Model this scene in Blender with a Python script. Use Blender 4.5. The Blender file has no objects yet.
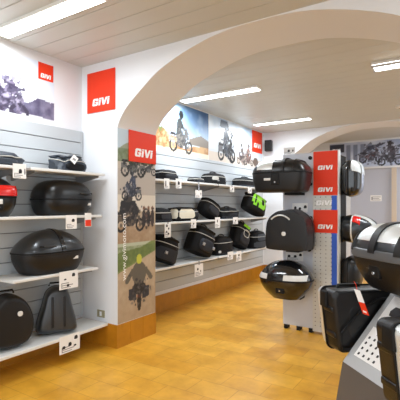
import bpy, bmesh, math, random
import numpy as np
from mathutils import Vector, Matrix, Euler
from mathutils.geometry import tessellate_polygon

C = bpy.context.scene.collection
PI = math.pi
rnd = random.Random(7)

# ------------------------------------------------------------------ colour / materials
def lin(c):
    c = c / 255.0
    return c / 12.92 if c <= 0.04045 else ((c + 0.055) / 1.055) ** 2.4

def rgb(r, g, b):
    return (lin(r), lin(g), lin(b), 1.0)

def mat(name, col, rough=0.5, metal=0.0, spec=0.5, coat=0.0, bump=0.0, bscale=200.0, vary=0.0, vscale=8.0):
    m = bpy.data.materials.new(name)
    m.use_nodes = True
    nt = m.node_tree
    b = nt.nodes['Principled BSDF']
    b.inputs['Base Color'].default_value = col
    b.inputs['Roughness'].default_value = rough
    b.inputs['Metallic'].default_value = metal
    b.inputs['Specular IOR Level'].default_value = spec
    b.inputs['Coat Weight'].default_value = coat
    b.inputs['Coat Roughness'].default_value = 0.12
    if bump or vary:
        tc = nt.nodes.new('ShaderNodeTexCoord')
    if bump:
        n = nt.nodes.new('ShaderNodeTexNoise')
        n.inputs['Scale'].default_value = bscale
        bp = nt.nodes.new('ShaderNodeBump')
        bp.inputs['Strength'].default_value = bump
        bp.inputs['Distance'].default_value = 0.01
        nt.links.new(tc.outputs['Object'], n.inputs['Vector'])
        nt.links.new(n.outputs['Fac'], bp.inputs['Height'])
        nt.links.new(bp.outputs['Normal'], b.inputs['Normal'])
    if vary:
        n2 = nt.nodes.new('ShaderNodeTexNoise')
        n2.inputs['Scale'].default_value = vscale
        n2.inputs['Detail'].default_value = 4
        mx = nt.nodes.new('ShaderNodeMix')
        mx.data_type = 'RGBA'
        mx.inputs[6].default_value = tuple(c * (1 - vary) for c in col[:3]) + (1,)
        mx.inputs[7].default_value = tuple(min(1, c * (1 + vary)) for c in col[:3]) + (1,)
        nt.links.new(tc.outputs['Object'], n2.inputs['Vector'])
        nt.links.new(n2.outputs['Fac'], mx.inputs[0])
        nt.links.new(mx.outputs[2], b.inputs['Base Color'])
    return m

def emit(name, col, s):
    m = bpy.data.materials.new(name)
    m.use_nodes = True
    b = m.node_tree.nodes['Principled BSDF']
    b.inputs['Base Color'].default_value = (0.8, 0.8, 0.8, 1)
    b.inputs['Emission Color'].default_value = col
    b.inputs['Emission Strength'].default_value = s
    return m

def tile_mat():
    m = bpy.data.materials.new('golden_tiles')
    m.use_nodes = True
    nt = m.node_tree
    b = nt.nodes['Principled BSDF']
    tc = nt.nodes.new('ShaderNodeTexCoord')
    mp = nt.nodes.new('ShaderNodeMapping')
    mp.inputs['Location'].default_value = (0.11, 0.03, 0)
    br = nt.nodes.new('ShaderNodeTexBrick')
    br.offset = 0.5
    br.inputs['Scale'].default_value = 1.0
    br.inputs['Brick Width'].default_value = 0.36
    br.inputs['Row Height'].default_value = 0.25
    br.inputs['Mortar Size'].default_value = 0.0035
    br.inputs['Mortar Smooth'].default_value = 0.6
    br.inputs['Bias'].default_value = 0.0
    br.inputs['Color1'].default_value = rgb(208, 150, 42)
    br.inputs['Color2'].default_value = rgb(222, 170, 64)
    br.inputs['Mortar'].default_value = rgb(184, 130, 42)
    n1 = nt.nodes.new('ShaderNodeTexNoise')
    n1.inputs['Scale'].default_value = 4.5
    n1.inputs['Detail'].default_value = 5
    n1.inputs['Roughness'].default_value = 0.6
    rp = nt.nodes.new('ShaderNodeValToRGB')
    rp.color_ramp.elements[0].position = 0.3
    rp.color_ramp.elements[0].color = (0.76, 0.68, 0.48, 1)
    rp.color_ramp.elements[1].position = 0.72
    rp.color_ramp.elements[1].color = (1.16, 1.14, 1.08, 1)
    mx = nt.nodes.new('ShaderNodeMix')
    mx.data_type = 'RGBA'
    mx.blend_type = 'MULTIPLY'
    mx.inputs[0].default_value = 0.85
    L = nt.links.new
    L(tc.outputs['Object'], mp.inputs['Vector'])
    L(mp.outputs['Vector'], br.inputs['Vector'])
    L(tc.outputs['Object'], n1.inputs['Vector'])
    L(n1.outputs['Fac'], rp.inputs['Fac'])
    L(br.outputs['Color'], mx.inputs[6])
    L(rp.outputs['Color'], mx.inputs[7])
    L(mx.outputs[2], b.inputs['Base Color'])
    bp = nt.nodes.new('ShaderNodeBump')
    bp.inputs['Strength'].default_value = 0.12
    bp.inputs['Distance'].default_value = 0.003
    L(br.outputs['Fac'], bp.inputs['Height'])
    bp.invert = True
    L(bp.outputs['Normal'], b.inputs['Normal'])
    b.inputs['Roughness'].default_value = 0.34
    b.inputs['Specular IOR Level'].default_value = 0.5
    return m

M = dict(
    wall=mat('white_plaster', rgb(226, 228, 232), 0.8, bump=0.05, bscale=60),
    plank=mat('ceiling_plank', rgb(203, 204, 199), 0.42, vary=0.06, vscale=1.5),
    groove=mat('ceiling_groove', rgb(120, 112, 100), 0.8),
    tiles=tile_mat(),
    skirting=mat('amber_tile', rgb(180, 120, 26), 0.35, vary=0.28, vscale=7),
    slat=mat('slat_panel', rgb(186, 191, 195), 0.45, vary=0.03, vscale=3),
    slatgap=mat('slat_groove', rgb(120, 120, 124), 0.7),
    shelf=mat('shelf_metal', rgb(226, 226, 224), 0.4),
    bracket=mat('bracket_metal', rgb(170, 170, 172), 0.35, metal=0.7),
    red=mat('red_vinyl', rgb(228, 56, 22), 0.5, spec=.3),
    white=mat('white_vinyl', rgb(244, 244, 244), 0.5),
    card=mat('card_paper', rgb(240, 238, 236), 0.7),
    ink=mat('black_ink', rgb(35, 32, 36), 0.7),
    greyink=mat('grey_ink', rgb(150, 148, 150), 0.7),
    black=mat('black_plastic', rgb(19, 20, 22), 0.3, spec=.45, bump=0.06, bscale=500),
    blackm=mat('matt_black_plastic', rgb(21, 20, 21), 0.42, spec=.4, bump=0.1, bscale=600),
    gloss=mat('gloss_black', rgb(18, 20, 23), 0.14, coat=0.6),
    grey=mat('graphite_lid', rgb(52, 55, 59), 0.28, metal=0.25, coat=0.2),
    lipgrey=mat('grey_lid_lip', rgb(88, 90, 93), 0.4),
    rub=mat('black_rubber', rgb(14, 14, 15), 0.6, spec=.3),
    silver=mat('brushed_aluminium', rgb(222, 226, 226), 0.34, metal=0.45, bump=0.03, bscale=300),
    chrome=mat('polished_metal', rgb(205, 205, 205), 0.2, metal=0.9),
    redlens=mat('red_reflector', rgb(206, 22, 12), 0.25, coat=0.3),
    lens=mat('clear_reflector', rgb(222, 222, 220), 0.18, coat=0.5),
    fabric=mat('black_cordura', rgb(12, 12, 14), 0.7, spec=.25, bump=0.3, bscale=350),
    fabblue=mat('blue_black_nylon', rgb(44, 52, 62), 0.5, bump=0.3, bscale=120),
    fabgrey=mat('grey_cordura', rgb(42, 44, 50), 0.7, spec=.3, bump=0.3, bscale=350),
    cream=mat('cream_nylon', rgb(222, 214, 194), 0.6, bump=0.15, bscale=200),
    neon=mat('neon_green_nylon', rgb(130, 205, 24), 0.55),
    piping=mat('pale_piping', rgb(186, 184, 178), 0.6),
    blue=mat('blue_stripe', rgb(26, 84, 196), 0.45),
    panel=mat('grey_powder_coat', rgb(204, 206, 214), 0.45),
    column=mat('perforated_metal', rgb(202, 202, 198), 0.42, metal=0.15),
    hole=mat('hole_dark', rgb(84, 82, 78), 0.8),
    plinth=mat('charcoal_plinth', rgb(92, 88, 86), 0.5),
    slope=mat('grey_acrylic', rgb(182, 184, 186), 0.25, coat=0.3),
    partition=mat('grey_partition', rgb(184, 187, 200), 0.5),
    speaker=mat('speaker_black', rgb(36, 36, 38), 0.6),
    brass=mat('outlet_plate', rgb(168, 160, 128), 0.4, metal=0.4),
    lamp=emit('lamp_diffuser', (1.0, 0.99, 0.96, 1), 6.0),
    frame=mat('lamp_housing', rgb(232, 232, 230), 0.5),
)

def print_mat():
    m = bpy.data.materials.new('printed_picture')
    m.use_nodes = True
    nt = m.node_tree
    b = nt.nodes['Principled BSDF']
    a = nt.nodes.new('ShaderNodeAttribute')
    a.attribute_name = 'print'
    nt.links.new(a.outputs['Color'], b.inputs['Base Color'])
    b.inputs['Roughness'].default_value = 0.4
    return m
M['print'] = print_mat()

# ------------------------------------------------------------------ mesh builder
class MB:
    def __init__(s):
        s.v = []
        s.f = []
    def add(s, vs, fs):
        o = len(s.v)
        s.v += [tuple(p) for p in vs]
        s.f += [tuple(i + o for i in q) for q in fs]
        return s
    def box(s, x0, x1, y0, y1, z0, z1):
        vs = [(x, y, z) for z in (z0, z1) for y in (y0, y1) for x in (x0, x1)]
        return s.add(vs, [(0, 2, 3, 1), (4, 5, 7, 6), (0, 1, 5, 4), (2, 6, 7, 3), (0, 4, 6, 2), (1, 3, 7, 5)])
    def loft(s, rings, cap0=True, cap1=True, closed=True):
        n = len(rings[0])
        vs = [p for r in rings for p in r]
        fs = []
        for k in range(len(rings) - 1):
            for i in range(n if closed else n - 1):
                j = (i + 1) % n
                fs.append((k * n + i, k * n + j, (k + 1) * n + j, (k + 1) * n + i))
        if cap0:
            c = tuple(sum(p[a] for p in rings[0]) / n for a in range(3))
            vs.append(c)
            q = len(vs) - 1
            fs += [(q, (i + 1) % n, i) for i in range(n)]
        if cap1:
            c = tuple(sum(p[a] for p in rings[-1]) / n for a in range(3))
            vs.append(c)
            q = len(vs) - 1
            o = (len(rings) - 1) * n
            fs += [(q, o + i, o + (i + 1) % n) for i in range(n)]
        return s.add(vs, fs)
    def rbox(s, x0, x1, y0, y1, z0, z1, r=0.01, n=4, N=28):
        cx, cy, hx, hy = (x0 + x1) / 2, (y0 + y1) / 2, (x1 - x0) / 2, (y1 - y0) / 2
        rings = []
        r = min(r, hx * .95, hy * .95, (z1 - z0) / 2.05)
        def ring(z, ins):
            out = []
            rr = max(r - ins, r * .25)
            ax, ay = hx - ins - rr, hy - ins - rr
            for sx, sy, a0 in ((1, 1, 0), (-1, 1, PI / 2), (-1, -1, PI), (1, -1, 1.5 * PI)):
                for k in range(n + 1):
                    a = a0 + k * PI / 2 / n
                    out.append((cx + sx * ax + rr * math.cos(a), cy + sy * ay + rr * math.sin(a), z))
            return out
        for k in range(n + 1):
            a = k * PI / 2 / n
            rings.append(ring(z0 + r * (1 - math.sin(a)), r * (1 - math.cos(a)) if False else r * (1 - math.sin(PI / 2 - (PI / 2 - a)))))
        rings = []
        for k in range(n + 1):
            a = k * PI / 2 / n
            rings.append(ring(z0 + r - r * math.cos(a), r - r * math.sin(a)))
        for k in range(n + 1):
            a = k * PI / 2 / n
            rings.append(ring(z1 - r + r * math.sin(a), r - r * math.cos(a)))
        return s.loft(rings)
    def tube(s, pts, r, n=8, closed=False):
        pts = [Vector(p) for p in pts]
        rings = []
        m = len(pts)
        for i, p in enumerate(pts):
            if closed:
                t = pts[(i + 1) % m] - pts[i - 1]
            else:
                t = pts[min(i + 1, m - 1)] - pts[max(i - 1, 0)]
            t.normalize()
            up = Vector((0, 0, 1)) if abs(t.z) < 0.9 else Vector((1, 0, 0))
            u = t.cross(up).normalized()
            w = u.cross(t)
            rings.append([tuple(p + r * (math.cos(a) * u + math.sin(a) * w)) for a in [2 * PI * k / n for k in range(n)]])
        if closed:
            rings.append(rings[0])
            return s.loft(rings, False, False)
        return s.loft(rings)
    def prism(s, poly, fn, d0, d1):
        """poly: 2D outline (may be concave); fn(u, v, d) -> 3D"""
        tris = tessellate_polygon([[Vector((u, v, 0)) for u, v in poly]])
        n = len(poly)
        pts = [fn(u, v, d1) for u, v in poly] + [fn(u, v, d0) for u, v in poly]
        fs = [t for t in tris] + [tuple(i + n for i in reversed(t)) for t in tris]
        for i in range(n):
            j = (i + 1) % n
            fs.append((i, i + n, j + n, j))
        return s.add(pts, fs)
    def xf(s, mtx):
        s.v = [tuple(mtx @ Vector(p)) for p in s.v]
        return s
    def build(s, name, m, parent=None, smooth=35, loc=None, rot=None):
        me = bpy.data.meshes.new(name)
        me.from_pydata(s.v, [], s.f)
        bm = bmesh.new()
        bm.from_mesh(me)
        bmesh.ops.remove_doubles(bm, verts=bm.verts[:], dist=1e-6)
        bmesh.ops.recalc_face_normals(bm, faces=bm.faces[:])
        bm.to_mesh(me)
        bm.free()
        me.materials.append(m)
        if smooth:
            me.polygons.foreach_set('use_smooth', [True] * len(me.polygons))
            me.set_sharp_from_angle(angle=math.radians(smooth))
        o = bpy.data.objects.new(name, me)
        C.objects.link(o)
        if parent is not None:
            o.parent = parent
        if loc:
            o.location = loc
        if rot:
            o.rotation_euler = rot
        return o

def tag(o, label, cat, group=None):
    o['label'] = label
    o['category'] = cat
    if group:
        o['group'] = group
    return o

def thing(name, label, cat, loc=(0, 0, 0), rot=(0, 0, 0), group=None):
    o = bpy.data.objects.new(name, None)
    C.objects.link(o)
    o.location = loc
    o.rotation_euler = rot
    o.empty_display_size = 0.1
    return tag(o, label, cat, group)

def struct(name, mb, m, smooth=0):
    o = mb.build(name, m, smooth=smooth)
    o['kind'] = 'structure'
    return o

def dup(root, loc, rot, label, group=None):
    r = root.copy()
    C.objects.link(r)
    r.location = loc
    r.rotation_euler = rot
    r['label'] = label
    if group:
        r['group'] = group
    for ch in list(root.children):
        c = ch.copy()
        C.objects.link(c)
        c.parent = r
        for g in ch.children:
            d = g.copy()
            C.objects.link(d)
            d.parent = c
    return r

def sring(z, hx, hy, n, cx=0, cy=0, N=56):
    out = []
    for k in range(N):
        a = 2 * PI * (k + .5) / N
        c, s = math.cos(a), math.sin(a)
        out.append((cx + hx * math.copysign(abs(c) ** (2 / n), c), cy + hy * math.copysign(abs(s) ** (2 / n), s), z))
    return out

# ------------------------------------------------------------------ the four letter logo, as solid letters
def logo_polys():
    G = [(.98, .66), (.98, .86), (.86, 1), (.14, 1), (0, .86), (0, .14), (.14, 0), (.86, 0), (.98, .12), (.98, .56),
         (.5, .56), (.5, .38), (.66, .38), (.66, .24), (.34, .24), (.34, .76), (.62, .76), (.62, .66)]
    I = [(1.1, 0), (1.42, 0), (1.42, .78), (1.1, .78)]
    D = [(1.1, .84), (1.42, .84), (1.42, 1), (1.1, 1)]
    V = [(1.5, 1), (1.84, 1), (2.06, .42), (2.26, 1), (2.58, 1), (2.22, 0), (1.86, 0)]
    J = [(2.62, 0), (2.94, 0), (2.94, .78), (2.62, .78)]
    E = [(2.62, .84), (2.94, .84), (2.94, 1), (2.62, 1)]
    return [[((x + .16 * y) / 3.1, y) for x, y in p] for p in (G, I, D, V, J, E)]

def logo(parent, fn, u0, v0, w, h, d=0.0015, m='white'):
    b = MB()
    for p in logo_polys():
        b.prism([(u0 + x * w, v0 + y * h) for x, y in p], fn, 0.0, d)
    return b.build('logo', M[m], parent, smooth=0)

# mapping helpers: plane facing +X (u = along Y, v = Z) and plane facing -Y (u = along X, v = Z)
def faceX(X):
    return lambda u, v, d: (X + d, u, v)
def faceY(Y):
    return lambda u, v, d: (u, Y - d, v)

# ------------------------------------------------------------------ printed pictures (vertex colours of a flat print)
class Pic:
    def __init__(s, w, h, step=0.014):
        s.w, s.h = w, h
        s.nx, s.ny = max(8, int(w / step)), max(8, int(h / step))
        s.U, s.V = np.meshgrid(np.linspace(0, w, s.nx), np.linspace(0, h, s.ny))
        s.c = np.zeros((s.ny, s.nx, 3))
        s.rs = np.random.RandomState(3)
    def put(s, mask, col):
        mask = mask.astype(float)[..., None] if mask.dtype == bool else mask[..., None]
        s.c = s.c * (1 - mask) + np.array(col, float) * mask
    def vgrad(s, v0, v1, c0, c1):
        t = np.clip((s.V - v0) / (v1 - v0), 0, 1)[..., None]
        g = np.array(c0) * (1 - t) + np.array(c1) * t
        k = ((s.V >= v0) & (s.V <= v1))[..., None]
        s.c = np.where(k, g, s.c)
    def noise(s, cells, seed=0):
        r = np.random.RandomState(seed)
        out = np.zeros((s.ny, s.nx))
        amp = 1.0
        tot = 0
        for o in range(3):
            n = cells * 2 ** o
            gx, gy = max(2, int(n)), max(2, int(n * s.h / s.w) + 2)
            g = r.rand(gy + 1, gx + 1)
            x = s.U / s.w * (gx - 1e-6)
            y = s.V / s.h * (gy - 1e-6)
            i, j = x.astype(int), y.astype(int)
            fx, fy = x - i, y - j
            out += amp * ((g[j, i] * (1 - fx) + g[j, i + 1] * fx) * (1 - fy) + (g[j + 1, i] * (1 - fx) + g[j + 1, i + 1] * fx) * fy)
            tot += amp
            amp *= .55
        return out / tot
    def ell(s, u, v, a, b, col, rot=0):
        x, y = s.U - u, s.V - v
        c, n = math.cos(rot), math.sin(rot)
        X, Y = x * c + y * n, -x * n + y * c
        s.put((X / a) ** 2 + (Y / b) ** 2 < 1, col)
    def ringw(s, u, v, r, t, col):
        d = np.hypot(s.U - u, s.V - v)
        s.put(np.abs(d - r) < t, col)
    def poly(s, pts, col):
        ins = np.zeros(s.U.shape, bool)
        n = len(pts)
        for i in range(n):
            (x0, y0), (x1, y1) = pts[i], pts[(i + 1) % n]
            if y0 == y1:
                continue
            k = ((y0 > s.V) != (y1 > s.V)) & (s.U < (x1 - x0) * (s.V - y0) / (y1 - y0) + x0)
            ins ^= k
        s.put(ins, col)
    def line(s, u0, v0, u1, v1, t, col):
        dx, dy = u1 - u0, v1 - v0
        q = np.clip(((s.U - u0) * dx + (s.V - v0) * dy) / (dx * dx + dy * dy), 0, 1)
        s.put(np.hypot(s.U - u0 - q * dx, s.V - v0 - q * dy) < t, col)
    def bike(s, u, v, k, body=(60, 60, 66), flip=1, rider=None, wheel=(40, 40, 44), metal=(140, 140, 146)):
        f = lambda x: u + flip * k * x
        for wx in (-.36, .36):
            s.ringw(f(wx), v + .17 * k, .145 * k, .035 * k, wheel)
            s.ell(f(wx), v + .17 * k, .05 * k, .05 * k, metal)
        s.poly([(f(-.34), v + .3 * k), (f(-.05), v + .42 * k), (f(.1), v + .5 * k), (f(.26), v + .5 * k), (f(.2), v + .3 * k), (f(.1), v + .14 * k), (f(-.14), v + .14 * k), (f(-.2), v + .26 * k)], body)
        s.ell(f(.02), v + .23 * k, .12 * k, .09 * k, metal)
        s.poly([(f(-.5), v + .44 * k), (f(-.12), v + .42 * k), (f(-.1), v + .48 * k), (f(-.48), v + .52 * k)], wheel)
        s.poly([(f(-.52), v + .26 * k), (f(-.26), v + .26 * k), (f(-.26), v + .42 * k), (f(-.52), v + .42 * k)], metal)
        s.line(f(.36), v + .17 * k, f(.22), v + .6 * k, .022 * k, metal)
        s.poly([(f(.16), v + .5 * k), (f(.3), v + .46 * k), (f(.34), v + .56 * k), (f(.22), v + .72 * k)], body)
        s.line(f(.22), v + .6 * k, f(.1), v + .64 * k, .02 * k, wheel)
        if rider:
            s.poly([(f(-.2), v + .46 * k), (f(.02), v + .44 * k), (f(.1), v + .3 * k), (f(.02), v + .12 * k), (f(-.06), v + .12 * k), (f(-.02), v + .3 * k), (f(-.2), v + .38 * k)], tuple(c * .8 for c in rider))
            s.poly([(f(-.24), v + .44 * k), (f(-.02), v + .44 * k), (f(.06), v + .84 * k), (f(-.04), v + .94 * k), (f(-.18), v + .86 * k)], rider)
            s.line(f(.0), v + .82 * k, f(.1), v + .66 * k, .05 * k, rider)
            s.ell(f(.0), v + 1.02 * k, .1 * k, .12 * k, tuple(c * .75 for c in rider))
            s.ell(f(.06), v + 1.02 * k, .04 * k, .05 * k, (40, 42, 50))
    def rear(s, u, v, k, body=(70, 72, 80), jacket=(120, 116, 108), helmet=(214, 206, 90)):
        s.ell(u, v + .16 * k, .07 * k, .19 * k, (38, 36, 38))
        s.poly([(u - .34 * k, v + .26 * k), (u - .1 * k, v + .22 * k), (u - .1 * k, v + .52 * k), (u - .34 * k, v + .5 * k)], body)
        s.poly([(u + .34 * k, v + .26 * k), (u + .1 * k, v + .22 * k), (u + .1 * k, v + .52 * k), (u + .34 * k, v + .5 * k)], body)
        s.ell(u, v + .5 * k, .18 * k, .16 * k, (46, 46, 52))
        s.ell(u, v + .3 * k, .06 * k, .03 * k, (200, 60, 50))
        s.ell(u, v + .82 * k, .24 * k, .26 * k, jacket)
        s.line(u - .22 * k, v + .88 * k, u - .4 * k, v + .68 * k, .06 * k, jacket)
        s.line(u + .22 * k, v + .88 * k, u + .4 * k, v + .68 * k, .06 * k, jacket)
        s.ell(u, v + 1.13 * k, .09 * k, .11 * k, helmet)
    def speckle(s, u, v, a, b, n=90, dark=(44, 42, 46), light=(170, 168, 168), sz=.02, seed=5, keep=.65):
        r = np.random.RandomState(seed)
        for _ in range(n):
            q, e = r.normal(0, .42), r.normal(0, .42)
            c = np.array(dark) + (np.array(light) - np.array(dark)) * r.rand() ** 1.6
            m = ((s.U - u - q * a) / (sz * (.4 + r.rand()))) ** 2 + ((s.V - v - e * b) / (sz * (.4 + r.rand()))) ** 2 < 1
            s.put(m * keep, c)
    def sheet(s, name, fn, u0, v0, parent, d=0.003):
        """fn(u, v, d) maps to 3D; thin board with the picture as point colours"""
        vs = [fn(u0 + s.U[j, i], v0 + s.V[j, i], d) for j in range(s.ny) for i in range(s.nx)]
        fs = [(j * s.nx + i, j * s.nx + i + 1, (j + 1) * s.nx + i + 1, (j + 1) * s.nx + i) for j in range(s.ny - 1) for i in range(s.nx - 1)]
        me = bpy.data.meshes.new(name)
        me.from_pydata(vs, [], fs)
        col = (np.clip(s.c, 0, 255) / 255.0) ** 1.35
        col = np.where(col <= 0.04045, col / 12.92, ((col + .055) / 1.055) ** 2.4)
        a = me.color_attributes.new('print', 'FLOAT_COLOR', 'POINT')
        a.data.foreach_set('color', np.concatenate([col.reshape(-1, 3), np.ones((s.nx * s.ny, 1))], 1).astype(np.float32).ravel())
        me.materials.append(M['print'])
        o = bpy.data.objects.new(name, me)
        C.objects.link(o)
        o.parent = parent
        return o

# ------------------------------------------------------------------ the room
XL, YA, YB, YW, YW2, YE, H = -3.63, 3.1365, 3.7664, 8.095, 8.72, 10.2, 3.06
XR = 3.2
struct('floor', MB().box(XL - .1, XR + .1, -4.0, YE + .1, -0.1, 0.0), M['tiles'])
struct('wall_left', MB().box(XL - .1, XL, -4.0, YE + .1, 0, H + .1), M['wall'])
wr = MB().box(XR, XR + .1, -1.0, 4.3, 0, H + .1).box(XR, XR + .1, 7.8, YE + .1, 0, H + .1).box(XR, XR + .1, 4.3, 7.8, 0, .5).box(XR, XR + .1, 4.3, 7.8, 2.7, H + .1)
struct('wall_right', wr, M['wall'])
wf = MB().box(XR + .02, XR + .08, 4.3, 4.36, .5, 2.7).box(XR + .02, XR + .08, 7.74, 7.8, .5, 2.7).box(XR + .02, XR + .08, 6.02, 6.08, .56, 2.64).box(XR + .02, XR + .08, 4.36, 7.74, .5, .56).box(XR + .02, XR + .08, 4.36, 7.74, 2.64, 2.7)
struct('added_window_1', wf, M['frame'])  # unseen window, added to let daylight into the middle room
struct('wall_back', MB().box(XL, XR, YE, YE + .1, 0, H + .1), M['wall'])

half = [(0, 3.052), (.2, 3.05), (.41, 3.03), (.6, 2.99), (.83, 2.922), (1.085, 2.815), (1.338, 2.641), (1.51, 2.5), (1.62, 2.33)]
def arch_curve(cx):
    # smooth the measured half profile by Catmull-Rom, return left spring -> apex -> right spring
    pts = [(-half[1][0], half[1][1])] + half + [(1.62, 2.15)]
    out = []
    for i in range(1, len(pts) - 2):
        p0, p1, p2, p3 = pts[i - 1:i + 3]
        for k in range(6):
            t = k / 6
            out.append(tuple(.5 * (2 * p1[a] + (p2[a] - p0[a]) * t + (2 * p0[a] - 5 * p1[a] + 4 * p2[a] - p3[a]) * t * t + (3 * p1[a] - p0[a] - 3 * p2[a] + p3[a]) * t ** 3) for a in (0, 1)))
    out.append(half[-1])
    L = [(cx - a, z) for a, z in reversed(out)]
    return L + [(cx + a, z) for a, z in out[1:]]
def arch_wall(name, cx, y0, y1):
    c = arch_curve(cx)
    poly = [(XL, 0), (cx - 1.62, 0)] + c + [(cx + 1.62, 0), (XR, 0), (XR, H + .05), (XL, H + .05)]
    return struct(name, MB().prism(poly, lambda u, v, d: (u, d, v), y0, y1), M['wall'], smooth=25)
CX = -1.462
arch_wall('wall_arch', CX, YA, YB)
arch_wall('wall_far_arch', CX - .06, YW, YW2)

def ceiling(name, y0, y1, pw, gap):
    b = MB()
    y = y1
    while y > y0 + 0.01:
        b.box(XL, XR, max(y0, y - pw + gap), y, H, H + .02)
        y -= pw
    o = struct(name, b, M['plank'])
    return o
ceiling('ceiling_near', -1.6, YA, .213, .007)
ceiling('ceiling_middle', YB, YW, .213, .0035)
ceiling('ceiling_far', YW2, YE, .213, .0035)
struct('ceiling_deck', MB().box(XL, XR, -1.6, YE, H + .021, H + .1), M['groove'])

# skirting tiles
def skirting(name, b):
    return struct(name, b, M['skirting'])
def tiles_run(fn, a0, a1, h=.245, w=.205):
    b = MB()
    a = a0
    while a < a1 - .01:
        e = min(a + w, a1)
        b.box(*fn(a + .0015, e - .0015), 0, h)
        a = e
    return b
t_ = .012
skirting('baseboard_pillar', tiles_run(lambda a, e: (CX - 1.62, CX - 1.62 + t_, a, e), YA - t_, YB))
skirting('baseboard_arch', tiles_run(lambda a, e: (a, e, YA - t_, YA), XL, CX - 1.62 + t_))
skirting('baseboard_left', tiles_run(lambda a, e: (XL, XL + t_, a, e), YB, YW))
skirting('baseboard_front', tiles_run(lambda a, e: (XL, XL + t_, a, e), -1.5, YA - t_))
skirting('baseboard_back', tiles_run(lambda a, e: (a, e, YW - t_, YW), XL + t_, CX - 1.68))

# partition at the far end
pt = MB().box(-2.29, XR, YE - .16, YE - .001, 0, 2.36)
struct('trim_1', MB().box(-2.31, XR, YE - .2, YE - .001, 2.362, 2.405), M['wall'])
struct('wall_partition', pt, M['partition'])
struct('trim_2', MB().box(-2.37, -2.292, YE - .18, YE - .001, 0, 2.36), M['wall'])
struct('trim_3', MB().box(-1.40, -1.30, YE - .2, YE - .162, 0, 2.36), mat('beige_trim', rgb(206, 190, 172), .6))

# ------------------------------------------------------------------ ceiling lights
def ceiling_light(x0, x1, y, w, label, power, louver=False):
    t = thing('ceiling_light', label, 'light', ((x0 + x1) / 2, y, H), group='ceiling lights')
    hl = (x1 - x0) / 2
    MB().box(-hl, hl, -w / 2, w / 2, -.028, -.0005).build('housing', M['frame'], t, smooth=0)
    MB().box(-hl + .012, hl - .012, -w / 2 + .012, w / 2 - .012, -.034, -.0285).build('diffuser', M['lamp'], t, smooth=0)
    if louver:
        b = MB()
        n = 14
        for k in range(n + 1):
            x = -hl + .02 + k * (2 * hl - .04) / n
            b.box(x - .003, x + .003, -w / 2 + .01, w / 2 - .01, -.06, -.0345)
        b.box(-hl, hl, -w / 2, -w / 2 + .01, -.06, -.0345)
        b.box(-hl, hl, w / 2 - .01, w / 2, -.06, -.0345)
        b.build('louver', M['chrome'], t, smooth=0)
    l = bpy.data.lights.new('tube_glow', 'AREA')
    l.shape = 'RECTANGLE'
    l.size = 2 * hl - .05
    l.size_y = w - .04
    l.energy = power
    l.color = (.87, .94, 1.0)
    lo = bpy.data.objects.new('tube_glow', l)
    C.objects.link(lo)
    lo.location = ((x0 + x1) / 2, y, H - (.065 if louver else .04))
    return t
ceiling_light(-3.5, -2.25, 2.10, .17, 'bright ceiling light over the near left poster', 24)
ceiling_light(-3.50, -2.27, 4.90, .17, 'long ceiling light just past the white arch', 34)
ceiling_light(-3.37, -2.29, 7.08, .15, 'long ceiling light nearest the small wall speaker', 32)
ceiling_light(-.87, .36, 4.83, .17, 'louvred ceiling light at the right edge, past the arch', 28, True)
ceiling_light(-.6, .65, 1.2, .17, 'added ceiling light of the near room, unseen outside the frame', 18)  # unseen fixture, added as fill light for the near room
ceiling_light(.3, 1.4, 9.45, .17, 'added unseen ceiling light brightening the far room above the partition', 70)  # unseen fixture, added to brighten the far poster and partition
t = thing('smoke_detector', 'small round white detector on the ceiling at the right edge', 'smoke detector', (-.87, 7.03, H))
MB().loft([sring(-.0005, .06, .06, 2), sring(-.02, .06, .06, 2), sring(-.035, .045, .045, 2), sring(-.04, .02, .02, 2)]).build('body', M['frame'], t)
MB().loft([sring(-.041, .012, .012, 2), sring(-.046, .008, .008, 2)]).build('sensor', M['chrome'], t)

# ------------------------------------------------------------------ slat walls
def slat_wall(label, y0, y1, z0, z1, pitch, ref):
    t = thing('slat_wall', label, 'slat wall', (0, 0, 0), group='slatted display walls')
    b = MB()
    z = z0
    while z < z1 - .01:
        e = min(z + pitch, z1)
        b.box(XL + .012, XL + .03, y0, y1, z + .009, e)
        z = e
    b.build('slats', M['slat'], t, smooth=0)
    MB().box(XL + .0005, XL + .0118, y0, y1, z0, z1).build('backing', M['slatgap'], t, smooth=0)
    MB().box(XL + .0005, XL + .034, y1 + .001, y1 + .025, z0, z1).build('edge_trim', M['slat'], t, smooth=0)
    return t
slat_wall('pale slatted wall panel behind the near left shelves', .4, YA - .04, .28, 2.33, .137, 0)
slat_wall('pale slatted wall panel behind the bags, beyond the arch', YB + .03, 7.93, .30, 2.27, .137, 0)

# ------------------------------------------------------------------ shelves
def shelf(label, y0, y1, z, depth=.37, group=None, th=.02, lip=.022, x0=XL + .0305):
    t = thing('wall_shelf', label, 'shelf', (x0, (y0 + y1) / 2, z), group=group)
    hl = (y1 - y0) / 2
    MB().box(0, depth, -hl, hl, -th, 0).build('board', M['shelf'], t, smooth=0)
    MB().rbox(depth + .0003, depth + .012, -hl, hl, -lip, .004, .003).build('price_rail', M['shelf'], t)
    for s in (-1, 1):
        p = [(0, -th - .001), (depth * .95, -th - .001), (depth * .95, -th - .02), (.02, -th - .085), (0, -th - .085)]
        y = s * (hl - .06)
        MB().prism(p, lambda u, v, d: (u, y + d, v), -.003, .003).build('bracket', M['bracket'], t, smooth=0)
    return t
GS = 'near left shelves'
shelf('upper near left shelf under a crumpled grey bag at the frame edge', .9, 2.16, 1.84, group=GS)
shelf('upper near left shelf carrying the small dark bag beside the white wall', 2.21, 3.09, 1.84, group=GS)
shelf('second shelf down at the near left, under the red-lens case', .9, 3.05, 1.405, group=GS)
shelf('third shelf down at the near left, under one wide graphite case', 2.04, 3.0, .86, group=GS)
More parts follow.
